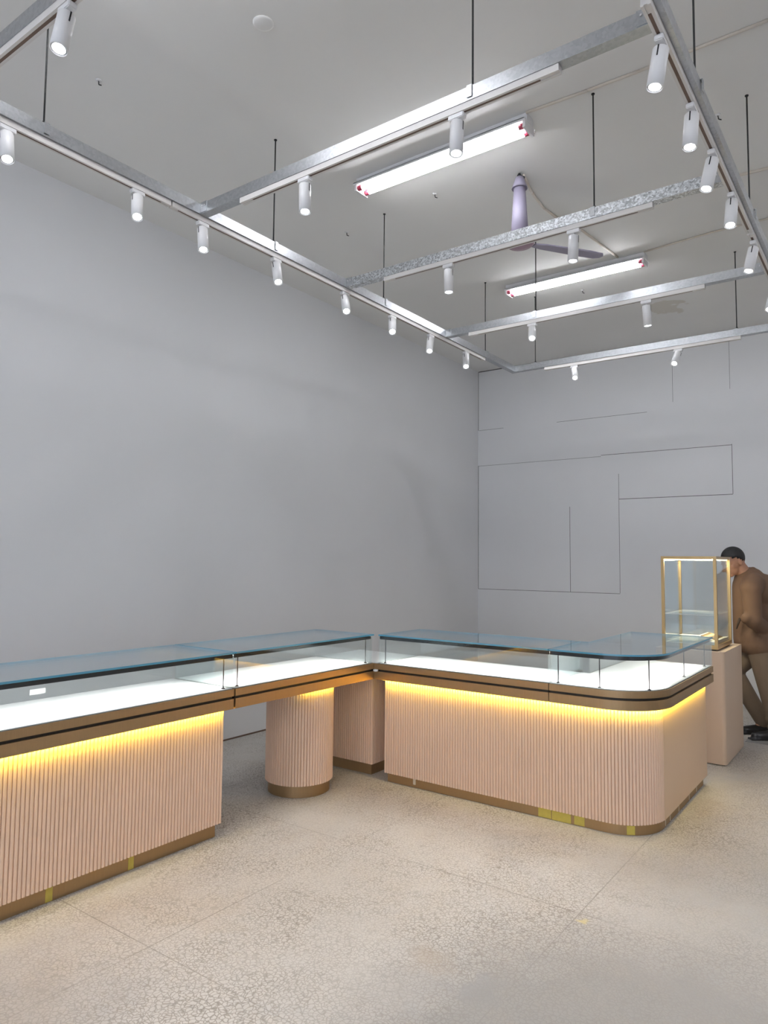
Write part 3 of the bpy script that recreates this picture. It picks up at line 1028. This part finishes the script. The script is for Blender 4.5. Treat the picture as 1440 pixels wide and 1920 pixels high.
LL = 'white spotlight under left beam, %s'
for y, d, lb in ((1.397, (0.33, -0.10, -0.93), 'nearest one, at the left edge of the view'),
                 (2.04, (0.36, -0.22, -0.91), 'just before the first cross beam joint'),
                 (2.45, (0.27, -0.15, -0.95), 'right beneath the first cross beam joint'),
                 (3.015, (0.34, -0.18, -0.92), 'tilted right, beside the second hanging rod'),
                 (3.68, (0.38, -0.33, -0.86), 'beneath the joint with the speckled cross beam'),
                 (4.243, (0.35, -0.47, -0.81), 'just beyond the third hanging rod'),
                 (4.78, (0.22, -0.45, -0.87), 'just before the joint with the third cross beam'),
                 (5.36, (0.28, -0.48, -0.83), 'farthest of the row, close to the back wall corner')):
    spot(XLb, y, False, d, LL % lb)
for x, y, d, lb in ((-2.262, YA, (0.10, -0.08, -0.99), 'white spotlight under the near cross beam, left of the fluorescent light'),
                    (-1.419, YA, (0.04, -0.12, -0.99), 'white spotlight hanging in front of the near fluorescent light'),
                    (-2.206, YBm, (0.02, 0.0, -1), 'upright white spotlight at the left part of the speckled cross beam'),
                    (-1.405, YBm, (-0.03, -0.02, -1), 'upright white spotlight under the speckled cross beam, below its rod clip'),
                    (-2.241, YC, (0.25, -0.58, -0.77), 'tilted glowing spotlight under the third cross beam, below the rod'),
                    (-1.384, YC, (0.03, 0.10, -0.99), 'plain upright spotlight beside the ceiling damp patch'),
                    (-2.408, YD, (0.26, -0.60, -0.75), 'tilted spotlight at the left part of the farthest cross beam'),
                    (-1.488, YD, (-0.08, -0.62, -0.78), 'tilted spotlight at the right part of the farthest cross beam'),
                    (-2.187, YN, (0.08, -0.20, -0.975), 'large white spotlight on the nearest cross beam at the top left corner')):
    spot(x, y - 0.006, True, d, lb)
for y, d, lb in ((2.479, (-0.14, -0.09, -0.985), 'first and largest at the top right'),
                 (2.931, (-0.05, -0.12, -0.99), 'second from the top'),
                 (3.319, (-0.17, -0.16, -0.97), 'third from top, overlapping the speckled beam end'),
                 (3.768, (-0.03, -0.26, -0.96), 'fourth from the top'),
                 (4.413, (-0.18, -0.18, -0.97), 'fifth from the top, over the third beam end'),
                 (5.214, (-0.16, -0.35, -0.92), 'cut by the right edge of the view')):
    spot(XRb - 0.012, y, False, d, 'white spotlight under the right beam, ' + lb)


# ------------------------------------------------------------------ fluorescent fittings
def fluorescent(x0, x1, y, label):
    t = thing('fluorescent_fitting', ((x0 + x1) / 2, y, ZC), label, 'ceiling light', 'twin tube fluorescent fittings')
    q = MB()
    hw = 0.075
    q.box((x0, y - hw * 0.55, ZC - 0.045), (x1, y + hw * 0.55, ZC), 'white')
    q.box((x0, y - hw, ZC - 0.05), (x1, y + hw, ZC - 0.045), 'white')
    q.box((x0, y - hw, ZC - 0.062), (x1, y - hw + 0.003, ZC - 0.045), 'white')
    q.box((x0, y + hw - 0.003, ZC - 0.062), (x1, y + hw, ZC - 0.045), 'white')
    q.build('fitting_tray', t)
    for s in (-1, 1):
        yy = y + s * 0.038
        MB().tube((x0 + 0.05, yy, ZC - 0.072), (x1 - 0.05, yy, ZC - 0.072), 0.0145, 'tube_on', n=16).build('fluorescent_tube', t)
        for xa, xb in ((x0 + 0.018, x0 + 0.05), (x1 - 0.05, x1 - 0.018)):
            MB().tube((xa, yy, ZC - 0.072), (xb, yy, ZC - 0.072), 0.017, 'red', n=16).build('tube_cap', t)
    for xx in (x0 + 0.002, x1 - 0.018):
        MB().box((xx, y - 0.062, ZC - 0.095), (xx + 0.016, y + 0.062, ZC - 0.05), 'white').build('lamp_holder', t)
    return t


fluorescent(-2.90, -1.655, 3.67, 'twin tube fluorescent light on the ceiling behind the near cross beam')
fluorescent(-2.905, -1.64, 5.93, 'twin tube fluorescent light on the ceiling farther away, past the fan')
for x, y in ((-2.27, 1.35), (-2.27, -1.0), (1.2, 3.67), (1.2, 5.93), (1.2, 1.35), (1.2, -1.0), (-2.27, -3.2), (1.2, -3.2)):
    fluorescent(x - 0.62, x + 0.62, y, 'twin tube fluorescent light on the ceiling outside the view')

# ------------------------------------------------------------------ ceiling fan, cables and ceiling hardware
fx, fy = -1.97, 4.20
t = thing('ceiling_fan', (fx, fy, ZC), 'lilac ceiling fan with thick tapered stem behind the speckled cross beam', 'fan')
MB().lathe([(0.028, 0.0), (0.034, -0.02), (0.052, -0.075)], (fx, fy, ZC - 0.03), 'lilac').build('canopy', t)
q = MB().tube((fx, fy, ZC), (fx - 0.01, fy, ZC - 0.02), 0.009, 'black', n=10)
q.tube((fx - 0.012, fy, ZC - 0.008), (fx + 0.03, fy + 0.01, ZC - 0.035), 0.010, 'black', n=10)
q.build('hanging_hook', t)
MB().lathe([(0.038, 0.0), (0.059, -0.33)], (fx, fy, ZC - 0.105), 'lilac').build('stem', t)
MB().lathe([(0.058, 0.0), (0.080, -0.008), (0.095, -0.03), (0.095, -0.05), (0.08, -0.065), (0.04, -0.07)], (fx, fy, ZC - 0.430), 'mauve').build('motor_housing', t)
zb = ZC - 0.475
for ang in (54,):
    a = math.radians(ang)
    rt = Matrix.Translation((fx, fy, zb)) @ Matrix.Rotation(a, 4, 'Z') @ Matrix.Rotation(math.radians(9), 4, 'X')
    q = MB()
    i = q.mi('lilac')
    outline = [(0.10, -0.03), (0.18, -0.055), (0.50, -0.07), (0.60, -0.06), (0.63, -0.02), (0.63, 0.03), (0.60, 0.06), (0.50, 0.065), (0.18, 0.05), (0.10, 0.03)]
    q.prism(outline, -0.004, 0.004, 'lilac')
    for v in q.bm.verts:
        v.co = rt @ v.co
    q.build('fan_blade', t)


def cable(pts, label, rr=0.007, mat='cable'):
    q = MB()
    for p, c in zip(pts, pts[1:]):
        q.tube(p, c, rr, mat, n=8)
    tag(q.build('cable'), label, 'cable', 'cables along the ceiling')


zc_ = ZC - 0.008
cable([(fx + 0.02, fy + 0.02, zc_), (-2.0, 4.46, zc_), (-2.02, 4.72, zc_), (-1.99, 4.98, zc_), (-1.93, 5.1, zc_), (-1.85, 5.85, zc_)], 'beige cable running from the fan hook across the ceiling', 0.009)
cable([(-1.655, 3.62, zc_), (-1.3, 3.635, zc_), (-1.02, 3.64, zc_), (-0.43, 3.636, zc_), (0.55, 3.65, zc_)], 'beige cable leaving the right end of the near fluorescent light', 0.008)
cable([(-1.64, 5.87, zc_), (-1.09, 5.81, zc_), (-0.72, 5.812, zc_), (0.55, 5.83, zc_)], 'thin cable leaving the right end of the far fluorescent light', 0.007)
cable([(-1.1, 5.02, zc_), (-0.80, 5.037, zc_), (-0.617, 5.051, zc_), (0.6, 5.06, zc_)], 'beige cable on the ceiling beyond the right beam', 0.010)
q = MB().lathe([(0.05, 0), (0.05, -0.004), (0.04, -0.008), (0.0, -0.009)], (-2.40, 2.27, ZC), 'ceiling', 28)
tag(q.build('ceiling_rose'), 'round white ceiling cover at the upper middle of the ceiling', 'ceiling rose')
for x, y, lb in ((-3.424, 2.044, 'at the upper left'), (-2.568, 4.096, 'below the near fluorescent light'), (-0.77, 4.281, 'right of the right beam, upper one'),
                 (-0.60, 5.299, 'by the right edge of the view'), (-3.445, 4.196, 'above the left beam near the speckled beam'), (-2.36, 6.4, 'below the far fluorescent light')):
    q = MB()
    q.lathe([(0.016, 0), (0.014, -0.005), (0.006, -0.007)], (x, y, ZC), 'white', 12)
    q.tube((x, y, ZC - 0.004), (x + 0.004, y, ZC - 0.028), 0.003, 'rod', n=8)
    q.tube((x + 0.004, y, ZC - 0.028), (x + 0.018, y + 0.006, ZC - 0.034), 0.003, 'rod', n=8)
    tag(q.build('ceiling_hook'), 'tiny screw hook in the ceiling, ' + lb, 'hook', 'screw hooks in the ceiling')

# ------------------------------------------------------------------ the person looking into the showcase
RR = Vector((0.8088, 0.5880, 0)).normalized()
GG = Vector((-0.5880, 0.8088, 0)).normalized()
BP = Vector((-1.10, 7.0, 0))


def P(px, py, w=0.0):
    """body point: px, py in centimetre-like steps of the side view, w = depth"""
    u = (px - 1405.2) / 212.0 + w * 0.50
    z = (1164.7 - py) / 212.0 + 1.0
    return BP + RR * u + GG * w + Vector((0, 0, z))


def remesh(o, voxel, smooth=3):
    m = o.modifiers.new('merge', 'REMESH')
    m.mode = 'VOXEL'
    m.voxel_size = voxel
    m.use_smooth_shade = True
    s = o.modifiers.new('soften', 'SMOOTH')
    s.iterations = smooth
    s.factor = 0.6


q = MB()
hc = P(1377, 1050)
side_tilt = Matrix((RR, GG, Vector((0, 0, 1)))).transposed() @ Matrix.Rotation(math.radians(-24), 3, 'Y')
hr = side_tilt
q.ball(hc, (0.098, 0.075, 0.102), 'skin', 28, rot=hr)                                   # skull
q.ball(hc + hr @ Vector((-0.035, 0, -0.060)), (0.066, 0.060, 0.075), 'skin', 24, rot=hr)  # jaw and face
q.ball(hc + hr @ Vector((-0.070, 0, -0.115)), (0.028, 0.030, 0.022), 'skin', 16, rot=hr)  # chin
q.limb(hc + hr @ Vector((-0.098, 0, -0.022)), hc + hr @ Vector((-0.117, 0, -0.058)), 0.009, 0.015, 'skin')  # nose
q.ball(hc + hr @ Vector((-0.094, 0, -0.088)), (0.012, 0.024, 0.008), 'skin', 14, rot=hr)  # lips
q.ball(hc + hr @ Vector((-0.092, 0, -0.006)), (0.012, 0.050, 0.010), 'skin', 14, rot=hr)  # brow
for s in (-1, 1):
    q.ball(hc + hr @ Vector((0.014, s * 0.077, -0.032)), (0.020, 0.009, 0.033), 'skin', 16, rot=hr)   # ears
    q.ball(hc + hr @ Vector((-0.040, s * 0.052, -0.045)), (0.028, 0.018, 0.024), 'skin', 14, rot=hr)
nb = P(1404, 1086)
q.limb(hc + hr @ Vector((0.02, 0, -0.06)), nb, 0.058, 0.066, 'skin')
q.limb(nb, P(1428, 1200), 0.10, 0.11, 'skin')                       # trunk inside the clothes
# arms under the sleeves and hands clasped behind the back
hand_r = {}
for s, w0 in ((1, -0.20), (-1, 0.20)):
    sh_ = P(1408, 1098, w0)
    el = P(1411, 1160, w0 * 1.2)
    wr = P(1452, 1189, w0 * 0.45)
    q.limb(nb, sh_, 0.05, 0.045, 'skin')
    q.limb(sh_, el, 0.042, 0.036, 'skin')
    q.limb(el, wr, 0.036, 0.025, 'skin')
    pm = wr + RR * 0.075 + Vector((0, 0, -0.035 * s)) + GG * (0.02 * s)
    q.limb(wr, pm, 0.024, 0.027, 'skin')
    dn = (pm - wr).normalized()
    across = Vector((0, 0, 1)).cross(dn).normalized()
    upv = dn.cross(across)
    for k, (off, ln) in enumerate(((-0.028, 0.060), (-0.009, 0.074), (0.010, 0.070), (0.028, 0.052))):
        a0 = pm + upv * off + dn * 0.012
        a1 = a0 + dn * ln * 0.5 + across * (0.012 * s)
        a2 = a1 + dn * ln * 0.25 + across * (0.030 * s)
        q.limb(a0, a1, 0.0095, 0.0085, 'skin', 10)
        q.limb(a1, a2, 0.0085, 0.0075, 'skin', 10)
    th0 = wr + dn * 0.03 + upv * 0.022
    th1 = th0 + upv * 0.030 + dn * 0.028
    q.limb(th0, th1, 0.012, 0.010, 'skin', 10)
    q.limb(th1, th1 + dn * 0.026 + across * 0.01 * s, 0.010, 0.008, 'skin', 10)
# legs inside the trousers
for w, kn, an in ((0.11, (1372, 1258), (1427, 1352)), (-0.11, (1438, 1288), (1450, 1358))):
    q.limb(P(1424, 1215, w * 0.8), P(*kn, w), 0.065, 0.048, 'skin')
    q.limb(P(*kn, w), P(*an, w), 0.045, 0.034, 'skin')
    q.limb(P(*an, w), P(an[0] - 12, an[1] + 12, w), 0.032, 0.026, 'skin')
q.limb(P(1428, 1200), P(1424, 1215, 0.09), 0.09, 0.07, 'skin')
q.limb(P(1428, 1200), P(1424, 1215, -0.09), 0.09, 0.07, 'skin')
person = q.build('person')
remesh(person, 0.0055, 3)
tag(person, 'person in brown jacket and khaki trousers bending towards the showcase, hands behind the back', 'person')


def pchild(q, name, voxel=None, smooth=3):
    o = q.build(name)
    o.parent = person
    if voxel:
        remesh(o, voxel, smooth)
    return o


# eyes
q = MB()
for s in (-1, 1):
    q.ball(hc + hr @ Vector((-0.088, s * 0.030, -0.028)), 0.0095, 'hair', 12)
pchild(q, 'eyes')
# short hair: cap above ear level, lower at the nape
q = MB()
q.ball(hc + hr @ Vector((0.006, 0, 0.014)), (0.103, 0.081, 0.101), 'hair', 30, rot=hr)
cut = []
inv = hr.inverted()
for v in q.bm.verts:
    l = inv @ (v.co - hc)
    low = 0.022 - 0.85 * max(0.0, l.x + 0.02)          # hairline falls towards the nape
    if l.x < -0.02:
        low = 0.022 + 0.25 * (-0.02 - l.x)
    low = max(low, -0.062)
    if l.z < low - 0.004:
        cut.append(v)
bmesh.ops.delete(q.bm, geom=cut, context='VERTS')
hair = pchild(q, 'hair')
sm = hair.modifiers.new('thick', 'SOLIDIFY')
sm.thickness = 0.012
sm.offset = -1

# jacket
q = MB()
q.limb(P(1408, 1092), P(1424, 1200), 0.135, 0.150, 'jacket', 24)
q.limb(P(1402, 1100), P(1402, 1200), 0.12, 0.120, 'jacket', 24)
q.ball(P(1425, 1108), (0.17, 0.19, 0.15), 'jacket', 28, rot=side_tilt)
q.ball(P(1438, 1150), (0.15, 0.17, 0.20), 'jacket', 28, rot=side_tilt)
q.limb(P(1424, 1196, 0.08), P(1424, 1206, 0.09), 0.135, 0.130, 'jacket', 24)
q.limb(P(1422, 1196, -0.08), P(1422, 1206, -0.09), 0.135, 0.130, 'jacket', 24)
for s, w0 in ((1, -0.20), (-1, 0.20)):
    q.limb(P(1414, 1094, w0 * 0.55), P(1409, 1104, w0), 0.095, 0.088, 'jacket', 22)
    q.limb(P(1409, 1104, w0), P(1412, 1160, w0 * 1.22), 0.080, 0.068, 'jacket', 22)
    q.limb(P(1412, 1160, w0 * 1.22), P(1448, 1186, w0 * 0.5), 0.070, 0.048, 'jacket', 22)
    q.ball(P(1400, 1156, w0 * 1.25), 0.05, 'jacket', 16)
jk = pchild(q, 'jacket', 0.011, 4)
q = MB()                                       # stand collar
cc = P(1405, 1073)
q.limb(cc + GG * 0.055, P(1414, 1070, 0.03), 0.03, 0.032, 'jacket')
q.limb(cc - GG * 0.055, P(1414, 1070, -0.03), 0.03, 0.032, 'jacket')
q.limb(P(1414, 1070, 0.03), P(1414, 1070, -0.03), 0.032, 0.032, 'jacket')
q.limb(cc - GG * 0.055, P(1396, 1084, -0.06), 0.028, 0.022, 'jacket')
q.limb(cc + GG * 0.055, P(1396, 1084, 0.06), 0.028, 0.022, 'jacket')
cl = pchild(q, 'collar', 0.008, 2)
# dark pocket slit on the near side
q = MB().limb(P(1381, 1176, -0.122), P(1387, 1159, -0.128), 0.006, 0.012, 'seam')
pchild(q, 'pocket')
# trousers
q = MB()
q.ball(P(1424, 1212), (0.15, 0.17, 0.13), 'trouser', 26, rot=Matrix((RR, GG, Vector((0, 0, 1)))).transposed())
for w, kn, an in ((0.11, (1371, 1259), (1426, 1352)), (-0.11, (1437, 1288), (1451, 1358))):
    q.limb(P(1424 - 40 * max(0, w), 1215, w * 0.9), P(*kn, w), 0.108, 0.080, 'trouser', 22)
    q.limb(P(*kn, w), P(*an, w), 0.080, 0.066, 'trouser', 22)
    q.ball(P(an[0] - 2, an[1] - 3, w), (0.074, 0.070, 0.045), 'trouser', 18)
    q.ball(P(an[0] - 6, an[1] - 18, w), (0.072, 0.068, 0.03), 'trouser', 18)
tz = pchild(q, 'trousers', 0.011, 3)
# shoes
for w, sx_ in ((0.11, 1424), (-0.11, 1447)):
    q = MB()
    heel = BP + RR * ((sx_ + 8 - 1405.2) / 212 + w * 0.5) + GG * w
    toe = BP + RR * ((sx_ - 38 - 1405.2) / 212 + w * 0.5) + GG * w
    q.limb(heel + Vector((0, 0, 0.052)), toe + Vector((0, 0, 0.036)), 0.042, 0.030, 'shoe')
    q.ball((heel * 0.35 + toe * 0.65) + Vector((0, 0, 0.038)), (0.09, 0.045, 0.032), 'shoe', 20, rot=Matrix((RR, GG, Vector((0, 0, 1)))).transposed())
    q.limb(heel + Vector((0, 0, 0.06)), heel + RR * -0.02 + Vector((0, 0, 0.10)), 0.042, 0.040, 'shoe')
    mt = Matrix.Translation((heel + toe) / 2) @ Matrix((RR, GG, Vector((0, 0, 1)))).transposed().to_4x4()
    q.box((-0.150, -0.040, 0.0), (0.145, 0.040, 0.018), 'shoe', rot=mt)
    pchild(q, 'shoe', 0.007, 2)

# flat sheet lying on the floor under the feet, seen right of the pedestal
mt = Matrix.Translation((-1.0, 7.0, 0)) @ Matrix.Rotation(math.radians(2), 4, 'Z')
q = MB().box((-0.12, -0.16, 0.0), (1.2, -0.02, 0.003), 'mat', rot=Matrix.Translation((-1.0, 6.93, 0)))
tag(q.build('floor_sheet'), 'thin grey sheet lying on the floor in front of the person shoes', 'sheet')
